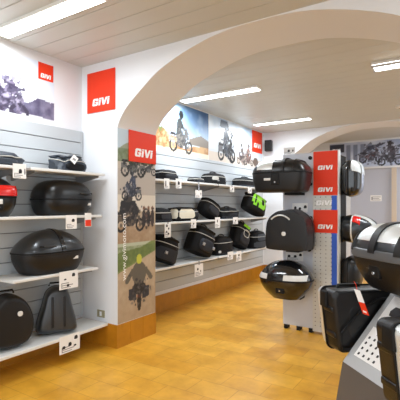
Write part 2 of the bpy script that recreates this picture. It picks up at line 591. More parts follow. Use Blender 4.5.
shelf('long lowest shelf at the near left, close above the floor', .6, YA - .015, .25, depth=.385, group=GS, th=.024, lip=.026)
GB = 'shelves beyond the arch'
for z, w in ((1.84, 'top'), (1.285, 'middle'), (.70, 'lowest')):
    shelf(w + ' shelf of bags beyond the arch, its half beside the banner pillar', YB + .1, 5.50, z, group=GB, depth=.34)
    shelf(w + ' shelf of bags beyond the arch, its half toward the back wall', 5.54, 7.45, z, group=GB, depth=.34)

# ------------------------------------------------------------------ posters and signs
def board(t, fn, u0, u1, v0, v1, name='board'):
    MB().prism([(u0, v0), (u1, v0), (u1, v1), (u0, v1)], fn, 0.0008, 0.0028).build(name, M['white'], t, smooth=0)

# near left poster
t = thing('wall_poster', 'purple-grey motorcycle poster with red corner square on the near left wall', 'poster')
fx = faceX(XL)
u0, u1, v0, v1 = 1.15, 2.765, 2.39, 2.965
board(t, fx, u0, u1, v0, v1)
p = Pic(u1 - u0, v1 - v0, .011)
p.vgrad(0, p.h, (236, 240, 246), (205, 218, 234))
p.put(np.clip(1.1 - ((p.U - .9) / .8) ** 2 - ((p.V - .35) / .5) ** 2, 0, 1) * .8, (250, 250, 252))
n = p.noise(26, 4)
hill = .17 + .03 * np.sin(p.U * 9) + .02 * np.sin(p.U * 23)
p.put((p.V < hill) & (p.U > 1.12), (150, 146, 168))
p.put(((p.V < hill) & (p.U > 1.12)) * np.clip(n * 1.6 - .5, 0, 1), (92, 86, 116))
p.put((p.V < .01 + .06 * np.clip(1.5 - p.U, 0, 1)) & (p.U > 1.2), (236, 236, 242))
p.bike(1.0, -.1, .6, (96, 86, 112), 1, None, (84, 76, 98), (160, 152, 174))
p.speckle(1.04, .14, .26, .2, 190, (66, 58, 84), (214, 208, 222), .022, 2)
p.line(1.1, .2, 1.27, .25, .014, (110, 104, 126))
p.line(1.2, .23, 1.22, .31, .005, (130, 124, 146))
p.ringw(1.228, .33, .018, .005, (130, 124, 146))
p.sheet('print', fx, u0, v0, t)
MB().prism([(2.575, 2.79), (2.754, 2.79), (2.754, 2.963), (2.575, 2.963)], fx, .0032, .0045).build('red_square', M['red'], t, smooth=0)
logo(t, lambda u, v, d: fx(u, v, d + .0047), 2.60, 2.81, .125, .045)

# sign on the arch wall
t = thing('wall_sign', 'square red sign with white logo on the white wall left of the arch', 'sign')
fy = faceY(YA)
MB().prism([(-3.528, 2.524), (-3.106, 2.524), (-3.106, 2.962), (-3.528, 2.962)], fy, .001, .012).build('panel', M['red'], t, smooth=0)
logo(t, lambda u, v, d: fy(u, v, d + .0122), -3.445, 2.592, .265, .078)

# banner on the pillar
t = thing('pillar_banner', 'tall photo banner of touring motorcycles on the inner side of the arch pillar', 'banner')
XJ = CX - 1.62
fx = faceX(XJ)
BY0, BZ0, BZ1 = YA + .004, .25, 2.325
board(t, fx, BY0, YB - .002, BZ0, BZ1)
p = Pic(YB - .002 - BY0, BZ1 - BZ0, .009)
W_ = p.w
z = lambda a: a - BZ0
# lowest photo: rider from behind on a dirt road
p.vgrad(0, z(1.1), (196, 178, 156), (214, 200, 178))
p.put(p.noise(14, 1) * .35 * (p.V < z(1.1)), (150, 128, 104))
p.poly([(0, z(.78)), (W_, z(.98)), (W_, z(1.12)), (0, z(1.12))], (146, 158, 104))
p.poly([(0, z(1.0)), (W_ * .6, z(1.04)), (W_, z(1.12)), (0, z(1.14))], (196, 200, 180))
p.put(p.noise(20, 5) * .6 * ((p.V > z(.8) + p.U * .3) & (p.V < z(1.06))), (92, 112, 62))
p.rear(.34, z(.34), .50, (70, 72, 84), (124, 118, 108), (206, 206, 96))
p.speckle(.34, z(.55), .17, .16, 90, (42, 42, 50), (150, 146, 140), .016, 4, .55)
# middle photo: loaded bikes and people in dust
m_ = (p.V > z(1.1)) & (p.V < z(1.62))
p.put(m_, (202, 186, 164))
p.put(m_ & (p.V > z(1.44)), (224, 216, 204))
p.put(p.noise(12, 8) * .6 * (m_ & (p.V < z(1.28))), (140, 104, 70))
p.bike(.20, z(1.22), .42, (58, 54, 58), 1, None, (44, 40, 42), (124, 112, 100))
p.poly([(.02, z(1.42)), (.3, z(1.42)), (.28, z(1.56)), (.05, z(1.56))], (62, 58, 60))
p.ell(.16, z(1.58), .07, .04, (92, 84, 78))
for q, col in ((.42, (70, 64, 66)), (.5, (52, 50, 56)), (.57, (84, 70, 62))):
    p.ell(q, z(1.36), .035, .1, col)
    p.ell(q, z(1.475), .022, .026, (150, 116, 96))
p.speckle(.2, z(1.40), .2, .14, 110, (40, 38, 42), (170, 158, 144), .016, 6, .55)
p.speckle(.48, z(1.38), .09, .13, 40, (50, 46, 48), (150, 120, 104), .016, 7)
# pale join, top photo: bikes on a grey road
m_ = p.V > z(1.62)
p.put(m_, (206, 198, 188))
p.put(m_ & (p.V < z(1.9)) , (198, 190, 182))
p.put(m_ & (p.V > z(1.98)), (170, 176, 158))
p.put(m_ & (p.V > z(2.1) + .1 * np.sin(p.U * 7)), (206, 220, 230))
p.put(p.noise(22, 9) * .7 * (m_ & (p.V > z(1.98)) & (p.V < z(2.12))), (92, 116, 70))
p.bike(.24, z(1.82), .36, (76, 82, 84), 1, (110, 116, 70), (44, 44, 46), (130, 130, 130))
p.bike(.5, z(1.85), .26, (86, 86, 90), 1, None, (52, 52, 54), (130, 130, 130))
p.bike(.22, z(1.56), .3, (64, 70, 86), -1, (84, 92, 112), (50, 50, 56), (120, 120, 124))
p.speckle(.26, z(1.93), .16, .1, 70, (40, 42, 44), (180, 178, 172), .016, 8)
p.speckle(.2, z(1.68), .14, .08, 50, (50, 54, 70), (170, 172, 180), .016, 9)
p.sheet('print', fx, BY0, BZ0, t)
cu = bpy.data.curves.new('text', 'FONT')
cu.body = 'www.givimoto.com'
cu.size = .088
to = bpy.data.objects.new('text', cu)
C.objects.link(to)
me = bpy.data.meshes.new_from_object(to.evaluated_get(bpy.context.evaluated_depsgraph_get()))
bpy.data.objects.remove(to)
w = max(v.co.x for v in me.vertices)
for v in me.vertices:
    a, b_ = v.co.x, v.co.y
    v.co = (XJ + .0036, BY0 + .125 - b_, .70 + a / w * .72)
me.materials.append(M['white'])
o = bpy.data.objects.new('web_address', me)
C.objects.link(o)
o.parent = t
# red sign hung over the banner
t = thing('pillar_sign', 'square red sign with white logo over the top of the pillar banner', 'sign')
MB().prism([(3.305, 1.99), (3.762, 1.99), (3.762, 2.331), (3.305, 2.331)], fx, .006, .016).build('panel', M['red'], t, smooth=0)
logo(t, lambda u, v, d: fx(u, v, d + .0162), 3.39, 2.05, .31, .092)

# pictures beyond the arch
fx = faceX(XL)
t = thing('wall_poster', 'poster of a rider standing on a motorcycle in sandy desert, beyond the arch', 'poster')
u0, u1, v0, v1 = 4.0, 5.835, 2.28, 3.045
board(t, fx, u0, u1, v0, v1)
p = Pic(u1 - u0, v1 - v0, .013)
p.vgrad(0, p.h, (232, 236, 240), (150, 184, 218))
p.put(np.clip((p.U - 1.0) / .8, 0, 1) * np.clip((p.V - .25) / .4, 0, 1), (72, 112, 158))
p.put(np.clip(p.noise(7, 2) * 2.4 - 1.0, 0, 1) * (p.V > .25), (240, 243, 246))
g = .22 + .1 * np.sin(p.U * 3.2 + 1) + .02 * np.sin(p.U * 15)
p.put(p.V < g, (214, 184, 144))
p.put(np.clip(p.noise(18, 3) * 2 - .8, 0, 1) * (p.V < g), (176, 128, 82))
p.put((p.V < .07), (236, 226, 208))
for q in ((.42, .33, .12, .07), (.58, .29, .09, .06), (.3, .3, .07, .05)):
    p.ell(*q, (138, 150, 92))
p.poly([(1.25, .26), (1.6, .36), (1.84, .30), (1.84, .18), (1.3, .18)], (150, 140, 128))
p.bike(1.05, .03, .56, (120, 118, 120), 1, (84, 88, 88), (60, 58, 60), (160, 156, 150))
p.speckle(1.07, .24, .22, .2, 130, (46, 48, 52), (200, 190, 178), .02, 3, .6)
p.speckle(.45, .22, .4, .16, 120, (170, 120, 70), (230, 210, 180), .03, 4)
p.sheet('print', fx, u0, v0, t)
t = thing('wall_poster', 'poster of parked touring motorcycles ending in a red strip, by the back wall', 'poster')
u0, u1, v0, v1 = 5.85, 7.99, 2.28, 3.045
board(t, fx, u0, u1, v0, v1)
p = Pic(u1 - u0, v1 - v0, .013)
p.vgrad(0, p.h, (226, 226, 228), (196, 216, 236))
p.put(np.clip(p.noise(6, 6) * 2.2 - .8, 0, 1) * (p.V > .2), (238, 243, 248))
p.put(p.V < .16, (222, 212, 202))
p.bike(.62, .03, .6, (56, 58, 62), 1, (92, 104, 122), (44, 44, 48), (132, 132, 136))
p.ringw(.8, .14, .11, .025, (44, 44, 48))
p.poly([(.36, .62), (.66, .6), (.64, .74), (.4, .75)], (128, 142, 160))
p.speckle(.66, .3, .3, .34, 150, (40, 42, 46), (190, 190, 194), .022, 3)
p.bike(1.2, .02, .36, (96, 76, 72), -1, (120, 112, 110), (60, 58, 60), (150, 140, 136))
p.bike(1.5, .02, .38, (140, 60, 50), 1, (150, 110, 96), (64, 60, 60), (170, 160, 150))
p.speckle(1.35, .18, .4, .2, 150, (70, 58, 56), (220, 206, 196), .022, 5)
p.ell(1.82, .12, .12, .09, (120, 100, 84))
p.sheet('print', fx, u0, v0, t)
MB().prism([(7.5, 2.60), (7.985, 2.60), (7.985, 3.042), (7.5, 3.042)], fx, .0032, .0045).build('red_strip', M['red'], t, smooth=0)
logo(t, lambda u, v, d: fx(u, v, d + .0047), 7.58, 2.70, .34, .09)

# far poster over the partition
t = thing('wall_poster', 'long blue-grey motorcycle poster high on the far wall above the grey partition', 'poster')
fy = faceY(YE)
u0, u1, v0, v1 = -2.82, .6, 2.41, 3.02
board(t, fy, u0, u1, v0, v1)
p = Pic(u1 - u0, v1 - v0, .016)
p.vgrad(0, p.h, (206, 212, 228), (176, 188, 214))
p.put(np.clip(p.noise(10, 11) * 2.2 - .8, 0, 1), (228, 232, 242))
p.poly([(0, .38), (.35, .38), (.35, .58), (0, .58)], (78, 84, 104))
for k in range(4):
    p.poly([(.4 + k * .16, .12), (.5 + k * .16, .12), (.5 + k * .16, .56), (.4 + k * .16, .56)], (150, 158, 180))
p.poly([(.7, .3), (1.2, .5), (1.3, .56), (.9, .5)], (92, 96, 116))
p.bike(.95, .1, .5, (112, 60, 64), 1, None, (66, 62, 74), (130, 128, 142))
p.bike(1.36, .02, .5, (72, 66, 80), -1, (104, 92, 104), (54, 52, 62), (132, 130, 142))
p.bike(2.1, .05, .55, (88, 84, 98), 1, (84, 88, 110), (54, 52, 62), (132, 130, 142))
p.bike(2.8, .05, .5, (108, 64, 66), -1, None, (54, 52, 62), (132, 130, 142))
for q, e in ((.95, .3), (1.36, .3), (2.1, .3), (2.8, .3)):
    p.speckle(q, e, .3, .26, 110, (58, 54, 66), (190, 192, 206), .024, int(q * 10))
p.ell(1.75, .45, .25, .05, (120, 124, 142))
p.sheet('print', fy, u0, v0, t)
logo(t, lambda u, v, d: fy(u, v, d + .0032), -2.76, 2.82, .2, .07)
t = thing('notice', 'small white notice on the grey partition behind the display tower', 'notice')
fn = faceY(YE - .1601)
MB().prism([(-1.85, 1.61), (-1.61, 1.61), (-1.61, 1.745), (-1.85, 1.745)], fn, .0, .003).build('sheet', M['card'], t, smooth=0)
b = MB()
for k in range(4):
    pass
b.prism([(-1.83, 1.63), (-1.63, 1.63), (-1.63, 1.645), (-1.80, 1.645), (-1.80, 1.665), (-1.66, 1.665), (-1.66, 1.68), (-1.80, 1.68), (-1.80, 1.70), (-1.63, 1.70), (-1.63, 1.715), (-1.83, 1.715)], fn, .0032, .0036)
b.build('print', M['greyink'], t, smooth=0)

# speaker
t = thing('wall_speaker', 'small black loudspeaker high in the back left corner', 'speaker', (-3.47, 7.97, 2.76), (0, 0, math.radians(12)))
MB().rbox(-.075, .075, -.07, .06, -.115, .115, .015).build('cabinet', M['speaker'], t)
MB().rbox(-.065, .065, -.078, -.0705, -.105, .105, .0035).build('grille', M['rub'], t)
MB().box(-.02, .02, .0605, .12, -.02, .02).build('bracket', M['bracket'], t, smooth=0)
# outlet
t = thing('wall_outlet', 'small wall outlet low on the white wall above the lowest shelf', 'outlet')
fy = faceY(YA)
MB().prism([(-3.375, .295), (-3.265, .295), (-3.265, .372), (-3.375, .372)], fy, .0005, .008).build('plate', M['brass'], t, smooth=0)
MB().prism([(-3.335, .31), (-3.305, .31), (-3.305, .357), (-3.335, .357)], fy, .0083, .011).build('socket', M['white'], t, smooth=0)

# ------------------------------------------------------------------ hard luggage
def top_case(label, loc, rot, w, d, h, seam=.45, n=3.2, p=2.6, q=1.7, taper=.8, body='black', lid='black', group=None,
             band='rub', plates=(), straps=(), badge=None, lock=True, lenses=None, handle=None, ridge=None, lidoff=.0, lens='lens', name='top_case', cat='top case', lip=None):
    """long axis x, front -y, base at z=0"""
    t = thing(name, label, cat, loc, rot, group)
    hx, hy, zs = w / 2, d / 2, h * seam
    Hh = h - zs
    rings = [sring(0.0, hx * taper * .93, hy * taper * .93, n)]
    for k in range(9):
        u = k / 8
        sc = taper + (1 - taper) * math.sin(u * PI / 2) ** .9
        rings.append(sring(.012 + (zs - .022) * u, hx * sc, hy * sc, n))
    MB().loft(rings).build('body', M[body], t)
    MB().loft([sring(zs - .0095, hx * .99, hy * .99, n), sring(zs - .008, hx * 1.015, hy * 1.015, n), sring(zs + .006, hx * 1.015, hy * 1.015, n), sring(zs + .008, hx * .99, hy * .99, n)]).build('seal_band', M[band], t)
    g = lambda r: (max(0, 1 - r ** p)) ** (1 / q)
    if lip:
        MB().loft([sring(zs - .03, hx * .995, hy * .995, n), sring(zs - .026, hx * 1.03, hy * 1.03, n), sring(zs - .004, hx * 1.045, hy * 1.045, n), sring(zs + lip, hx * 1.03, hy * 1.03, n), sring(zs + lip + .006, hx * 1.0, hy * 1.0, n), sring(zs + lip + .006, hx * .8, hy * .8, n)], True, False).build('lid_lip', M['lipgrey'], t)
    z1 = zs + .0085
    cyo = lambda r: lidoff * hy * (1 - r)
    rr = [1.0, .998, .995, .99, .98, .97, .96, .945, .93, .91, .88, .85, .8, .75, .68, .58, .46, .33, .2, .08]
    MB().loft([sring(z1 + Hh * g(r) - .008 * 0, hx * r, hy * r, n, 0, cyo(r)) for r in rr]).build('lid', M[lid], t)
    def strip(x0, x1, r0, r1, off, front=True, back=True, nx=6):
        """patch of the lid surface lifted by off"""
        b = MB()
        cols = []
        for i in range(nx + 1):
            x = x0 + (x1 - x0) * i / nx
            ax = abs(x / hx)
            rm = max(ax + .003, r0)
            col = []
            if front:
                for k in range(27):
                    u = k / 26
                    r = r1 + (rm - r1) * u ** 1.7
                    r = max(r, ax + .0005)
                    y = -hy * (max(0, r ** n - ax ** n)) ** (1 / n) + cyo(r)
                    col.append((x, y, z1 + Hh * g(r)))
            if back:
                for k in range(27):
                    u = 1 - k / 26
                    r = r1 + (rm - r1) * u ** 1.7
                    r = max(r, ax + .0005)
                    y = hy * (max(0, r ** n - ax ** n)) ** (1 / n) + cyo(r)
                    col.append((x, y, z1 + Hh * g(r)))
            cols.append(col)
        m_ = len(cols[0])
        c0 = Vector((0, 0, z1 - .02))
        def lift(P, o):
            P = Vector(P)
            dv = Vector((P.x * .5, P.y, (P.z - c0.z) * 1.5)).normalized()
            return tuple(P + dv * o)
        top = [[lift(P, off) for P in c] for c in cols]
        bot = [[lift(P, -.006) for P in c] for c in cols]
        loop = []
        rings_ = []
        for k in range(m_):
            rings_.append([top[i][k] for i in range(nx + 1)] + [bot[i][k] for i in range(nx, -1, -1)])
        b.loft(rings_)
        return b
    for (a, e, r0, r1, fr, bk) in plates:
        strip(a * hx, e * hx, r0, r1, .005, fr, bk).build('lid_plate', M['silver'], t)
    for (a, e) in straps:
        strip(a * hx, e * hx, .0, 1.0, .014).build('lid_strap', M['blackm'], t)
    if ridge:
        strip(ridge[0] * hx, ridge[1] * hx, .0, 1.0, .007).build('lid_ridge', M[ridge[2]], t)
    if lenses:
        for (a, e) in lenses:
            strip(a * hx, e * hx, .93, 1.0, .006, True, False).build('reflector', M[lens], t)
    fz = zs * .5
    fs = taper + (1 - taper) * math.sin(.5 * PI / 2) ** .9
    def onfront(bx):
        return -hy * fs * (1 - abs(bx / (hx * fs)) ** n) ** (1 / n)
    if badge is not None:
        bx = badge * hx
        y = onfront(bx)
        MB().rbox(bx - .04, bx + .04, y - .007, y + .012, fz + .02, fz + .048, .003).build('badge', M['lens'], t)
    if lock:
        y = onfront(0)
        b = MB().rbox(-.05, .05, y - .012, y + .02, fz - .03, zs - .012, .008)
        lk = b.build('latch', M['rub'], t)
        MB().loft([[(a, y - .0122, c + fz) for a, _, c in [(x_, 0, y_) for x_, y_, _ in sring(0, .011, .011, 2, N=16)]],
                   [(a, y - .0175, c + fz) for a, _, c in [(x_, 0, y_) for x_, y_, _ in sring(0, .009, .009, 2, N=16)]]]).build('lock', M['chrome'], lk)
    if handle:
        hz = z1 + Hh * .28
        yy = -hy * 1.0
        b = MB().tube([(handle[0] * hx, yy + .03, hz), (handle[0] * hx + .01, yy - .012, hz), (handle[1] * hx - .01, yy - .012, hz), (handle[1] * hx, yy + .03, hz)], .008)
        b.build('handle', M[handle[2]], t)
    return t

def smooth_outline(pts, n=6):
    out = []
    m_ = len(pts)
    for i in range(m_):
        p0, p1, p2, p3 = pts[i - 1], pts[i], pts[(i + 1) % m_], pts[(i + 2) % m_]
        for k in range(n):
            t = k / n
            out.append(tuple(.5 * (2 * p1[a] + (p2[a] - p0[a]) * t + (2 * p0[a] - 5 * p1[a] + 4 * p2[a] - p3[a]) * t * t + (3 * p1[a] - p0[a] - 3 * p2[a] + p3[a]) * t ** 3) for a in (0, 1)))
    return out

def shell_case(label, loc, rot, outline, depth, group=None, body='black', lid='blackm', name='side_case', cat='side case', dome=.5, badge=None, grooves=(), rim='rub', handle=True, arc=None, reflector=None, seam=.45, face=.72):
    """outline in x,z (base at z=0), back at y=+depth/2, front face towards -y"""
    t = thing(name, label, cat, loc, rot, group)
    o = smooth_outline(outline)
    cx = sum(p[0] for p in o) / len(o)
    cz = sum(p[1] for p in o) / len(o)
    def ring(y, s):
        return [(cx + (x - cx) * s, y, cz + (z_ - cz) * s) for x, z_ in o]
    y1, y0 = depth / 2, -depth / 2
    ys = y1 - depth * seam
    MB().loft([ring(y1, .86), ring(y1 - .006, .9), ring(y1 - .03, .945), ring(ys + .008, .985)]).build('body', M[body], t)
    MB().loft([ring(ys + .0075, .985), ring(ys + .006, 1.0), ring(ys - .006, 1.0), ring(ys - .0075, .985)]).build('seal_band', M[rim], t)
    rings = []
    for k in range(11):
        a = k / 10 * PI / 2
        rings.append(ring(ys - .008 - (ys - .008 - y0) * math.sin(a) ** (1.0), face + (.985 - face) * math.cos(a) ** (dome)))
    rings.append(ring(y0 - .002, face * .6))
    rings.append(ring(y0 - .003, .2))
    MB().loft(rings).build('lid', M[lid], t)
    zt = max(z_ for _, z_ in o)
    if badge:
        bx, bz, r = badge
        MB().loft([[(x, y0 - .002, z_) for x, z_, _ in sring(0, r, r, 2.5, bx, bz, 24)], [(x, y0 - .008, z_) for x, z_, _ in sring(0, r, r, 2.5, bx, bz, 24)], [(x, y0 - .010, z_) for x, z_, _ in sring(0, r * .7, r * .7, 2.5, bx, bz, 24)]]).build('badge', M['lens'], t)
    for gx, gz0, gz1, wd in grooves:
        MB().rbox(gx - wd, gx + wd, y0 - .010, y0 + .03, gz0, gz1, .006).build('rib', M['blackm'], t)
    if handle:
        MB().tube([(-.07, ys, zt * .985), (-.06, ys, zt + .022), (.06, ys, zt + .022), (.07, ys, zt * .985)], .009).build('handle', M['rub'], t)
    if arc:
        ax0, ax1, az, hh, m_ = arc
        pts = [(ax0 + (ax1 - ax0) * k / 14, y0 + .012 - .016, az + hh * math.sin(PI * k / 14) ** .8) for k in range(15)]
        MB().tube(pts, .009).build('handle_arc', M[m_], t)
    return t

RW = PI / 2          # turn a case whose front is -y so that it faces +x
XS = XL + .215       # middle of the near shelves
GC = 'hard cases on the near left shelves'
# shelf 2
t = top_case('black top case with big red reflectors at the left frame edge', (XS, 1.915, 1.406), (0, 0, RW), .44, .38, .34, seam=.5, n=3.4, taper=.78, group=GC, badge=None, lock=True, lenses=None)
rings = []
for zz, sc, dy in ((.178, .96, -.004), (.182, .98, -.012), (.225, 1.0, -.012), (.262, .94, .004), (.268, .92, .012)):
    row = []
    for k in range(25):
        x = (-.2 + .4 * k / 24) * sc
        y = -.19 * (1 - min(.9995, abs(x) / .222) ** 3.4) ** (1 / 3.4)
        row.append((x, y + dy, zz))
    rings.append(row + [(x * .97, y + .05, z_) for x, y, z_ in reversed(row)])
MB().loft(rings).build('reflector', M['redlens'], t)
MB().rbox(-.03, .03, -.208, -.19, .11, .15, .004).build('badge', M['lens'], t)
top_case('rounded black top case alone on the second shelf, small white card at its right end', (XS - .005, 2.70, 1.406), (0, 0, RW), .59, .39, .345, seam=.46, n=3.3, p=3.4, q=2.0, taper=.84, body='black', lid='black', group=GC, badge=.62, lock=False, handle=(.2, .72, 'grey'))
# shelf 3
top_case('wide graphite top case with a peaked lid on the third shelf', (XS, 2.545, .861), (0, 0, RW), .71, .40, .405, seam=.5, n=3.1, p=2.0, q=1.4, taper=.8, body='blackm', lid='grey', group=GC, badge=.45, lock=False, ridge=(.0, .12, 'gloss'), handle=(-.62, -.2, 'black'), lens='lens')
# lowest shelf
o1 = [(-.17, .03), (0, 0), (.15, .03), (.21, .15), (.20, .29), (.125, .42), (.0, .475), (-.11, .43), (-.185, .31), (-.215, .16)]
shell_case('black egg-shaped side case with a round white badge, lowest shelf at the frame edge', (XS + .02, 2.10, .252), (math.radians(-3), 0, RW - .15), o1, .26, group=GC, badge=(.06, .30, .022), dome=.6)
o2 = [(q * .86, e) for q, e in ((-.2, .01), (0, 0), (.2, .01), (.215, .1), (.17, .27), (.13, .40), (.06, .455), (-.04, .455), (-.12, .40), (-.165, .27), (-.22, .1))]
shell_case('grey-black side case with upright ribs, lowest shelf beside the white wall', (XS + .02, 2.62, .252), (math.radians(-5), 0, RW - .55), o2, .27, group=GC, grooves=((-.05, .07, .36, .012), (.06, .07, .36, .012)), lid='grey', dome=.7)

# ------------------------------------------------------------------ soft bags
def soft_bag(label, loc, rot, w, d, h, group=None, n=3.0, top=.7, body='fabric', pocket='fabgrey', pipe='piping', lean=0.0, panel=None, strap=True, lump=.0, name='seat_bag', cat='bag', seed=1, buckles=0, patch=None, ppan=None, extra=()):
    t = thing(name, label, cat, loc, rot, group)
    r = random.Random(seed)
    hx, hy = w / 2, d / 2
    ph = [r.random() * 6 for _ in range(6)]
    def lumpf(a, u):
        return 1 + lump * (math.sin(3 * a + ph[0] + 4 * u) + .7 * math.sin(5 * a + ph[1] - 6 * u) + .5 * math.sin(9 * a + ph[2] + 9 * u))
    def ring(zz, s, off=0.0):
        base = sring(zz, hx * s, hy * s, n, lean * zz, 0)
        out = []
        for k, (x, y, z_) in enumerate(base):
            a = 2 * PI * k / len(base)
            f = lumpf(a, zz / h)
            out.append((lean * zz + (x - lean * zz) * f + 0, y * f, z_ + (f - 1) * h * .5 * (zz > .02)))
        return out
    prof = [(0, .86), (.02, .94), (.08, .99), (.25, 1.0), (.45, .99), (.6, .97), (.72, .93), (.82, .86), (.9, .76 * (top + .3) / 1.0), (.96, .6 * top + .05), (1.0, .38 * top)]
    MB().loft([ring(h * a, s) for a, s in prof]).build('body', M[body], t)
    pr = ring(h * .66, .967)
    MB().tube(pr[::2], .0055, 6, True).build('zip', M[pipe], t)
    def ssc(u):
        for (a, b_), (c, e) in zip(prof, prof[1:]):
            if u <= c:
                return b_ + (e - b_) * (u - a) / (c - a)
        return prof[-1][1]
    def wrap(a0, a1, h0, h1, m, off=.006, name='side_panel'):
        rings = []
        for i in range(13):
            a = math.radians(a0 + (a1 - a0) * i / 12)
            c, q_ = math.cos(a), math.sin(a)
            e = min(1, min(i, 12 - i) / 2.0)
            hm, hr = (h0 + h1) / 2, (h1 - h0) / 2 * (.6 + .4 * e)
            outer, inner = [], []
            for k in range(9):
                u = hm - hr + 2 * hr * k / 8
                zz = u * h
                sc_ = ssc(u)
                f = lumpf(a, u)
                X = hx * sc_ * math.copysign(abs(c) ** (2 / n), c) * f
                Y = hy * sc_ * math.copysign(abs(q_) ** (2 / n), q_) * f
                Z = zz + (f - 1) * h * .5 * (zz > .02)
                l_ = math.hypot(X, Y)
                outer.append((lean * zz + X * (1 + off / l_), Y * (1 + off / l_), Z))
                inner.append((lean * zz + X * (1 - .008 / l_), Y * (1 - .008 / l_), Z))
            rings.append(outer + inner[::-1])
        MB().loft(rings).build(name, M[m], t)
    # front pocket
    pk = MB()
    rings = []
    for k, (f, s) in enumerate(((0, 1.0), (.5, .98), (.85, .9), (1.0, .7))):
        o = [(x * s, -hy * .93 - f * d * .12, h * .32 + z_ * s) for x, z_, _ in sring(0, hx * .66, h * .22, 3.2)]
        rings.append(o)
    if not ppan and not (panel and panel[2] < .65):
        pk.loft(rings).build('front_pocket', M[pocket], t)
    elif not ppan:
        wrap(200, 340, .06, max(.1, panel[2] - panel[4] - .05) if panel[2] - panel[4] > .15 else .12, pocket, .005, 'base_trim')
    if panel:
        wrap(262 + (panel[1] - panel[3]) * 75, 262 + (panel[1] + panel[3]) * 75, panel[2] - panel[4], panel[2] + panel[4], panel[0])
    if strap:
        MB().tube([(-hx * .4, 0, h * .93), (-hx * .3, 0, h * 1.05), (0, 0, h * 1.09), (hx * .3, 0, h * 1.05), (hx * .4, 0, h * .93)], .009).build('carry_handle', M['rub'], t)
    for k in range(buckles):
        x = hx * (-.5 + k)
        MB().rbox(x - .02, x + .02, -hy * 1.0 - d * .125 - .012, -hy * 1.0 - d * .09, h * .26, h * .36, .004).build('buckle', M['bracket'], t)
    if ppan:
        wrap(176, 226, .2, .86, ppan, .007, 'cream_panel')
        wrap(234, 285, .2, .86, ppan, .007, 'cream_panel')
        wrap(293, 330, .3, .8, 'fabgrey', .006, 'end_panel')
    for (a0, a1, h0, h1, m_) in extra:
        wrap(a0, a1, h0, h1, m_, .008, 'flash')
    return t

GN = 'soft bags on the upper near left shelf'
soft_bag('crumpled blue-grey bag on the upper near shelf, cut by the left frame edge', (XS, 1.97, 1.841), (0, 0, RW), .46, .28, .125, GN, body='fabblue', pocket='fabblue', lump=.085, seed=4, strap=False)
soft_bag('small dark folded bag with a white tag on the upper near shelf', (XS, 2.76, 1.841), (0, 0, RW + .1), .37, .24, .165, GN, body='fabblue', pocket='fabric', lump=.085, seed=9, top=.95, strap=False)

GR = 'soft bags beyond the arch'
XB = XL + .20
sb = soft_bag
R_ = lambda a=0, b=0, c=0: (math.radians(a), math.radians(b), RW + math.radians(c))
sb('low black bag beside the pillar banner on the top shelf beyond the arch', (XB, 4.38, 1.841), R_(), .42, .26, .15, GR, seed=2, lump=.03, strap=False)
sb('small flat black pouch on the top shelf, second along from the pillar', (XB + .03, 5.10, 1.841 - 0), R_(), .26, .2, .09, GR, seed=3, pocket='fabgrey', strap=False)
sb('dark saddle bag with pale grey side panel, middle of the top shelf', (XB, 5.66, 1.841), R_(), .54, .28, .19, GR, seed=5, pocket='fabric', panel=('piping', -.25, .5, .26, .14), lean=.1, buckles=2)
sb('long black bag on the top shelf, nearest the back wall', (XB, 6.78, 1.841), R_(), .72, .28, .18, GR, seed=6, pocket='fabblue', panel=('piping', .35, .45, .12, .2))
sb('flat black bag beside the pillar banner on the middle shelf', (XB, 4.24, 1.286), R_(), .42, .28, .19, GR, seed=7, strap=False, panel=('fabgrey', .2, .4, .3, .16))
sb('cream and black tail bag on the middle shelf beyond the arch', (XB + .01, 4.80, 1.286), R_(0, 0, -10), .52, .28, .2, GR, seed=8, pocket='fabric', top=.95, ppan='cream', strap=False)
sb('black hard-shell bag tipped on its corner, third along the middle shelf', (XB, 5.46, 1.36), R_(0, 28, -8), .38, .26, .24, GR, seed=10, top=.95, strap=False)
sb('slack black bag with grey stripe on the middle shelf, left of the neon green bag', (XB, 6.1, 1.286), R_(), .54, .28, .19, GR, seed=11, lump=.05, panel=('fabgrey', .1, .4, .25, .12))
sb('neon green and black rucksack tipped on the middle shelf', (XB + .08, 6.93, 1.385), R_(0, 22, -12), .56, .30, .33, GR, seed=12, top=.95, pocket='fabric', panel=('neon', .0, .62, .5, .36), extra=((226, 238, .14, .42, 'fabric'), (243, 252, .4, .86, 'fabric'), (258, 266, .14, .5, 'fabric'), (272, 284, .5, .86, 'fabric')))
sb('tall black bag with grey buckle hanging beside the pillar banner, lowest shelf', (XB + .02, 4.28, .76), R_(0, 20, -10), .40, .28, .36, GR, seed=13, top=.95, strap=False, panel=('fabgrey', .5, .62, .16, .06), buckles=1)
sb('tall black tank bag with pale zip line on the lowest shelf, second from the pillar', (XB + .04, 5.12, .785), R_(0, 22, -10), .46, .32, .42, GR, seed=14, top=.95, buckles=2, panel=('fabgrey', .5, .7, .25, .08))
sb('low black bag with a white label on the lowest shelf, middle of the row', (XB + .0, 5.90, .702), R_(), .52, .3, .3, GR, seed=15, panel=('piping', -.55, .2, .12, .06))
t = sb('black bag with a green flash and pale oval loop, leaning on the lowest shelf', (XB - .02, 6.52, .785), R_(0, 24, -5), .46, .26, .44, GR, seed=16, top=.95, panel=('neon', .15, .85, .3, .05))
MB().tube([(x - .05, -.175, .22 + z_) for x, z_, _ in sring(0, .09, .06, 2.6, N=24)], .007, 6, True).build('oval_loop', M['piping'], t)
sb('dark blue-black bag with grey window at the far end of the lowest shelf', (XB + .05, 7.16, .702), R_(), .5, .3, .33, GR, seed=17, panel=('fabblue', .0, .62, .4, .18), pocket='fabblue')

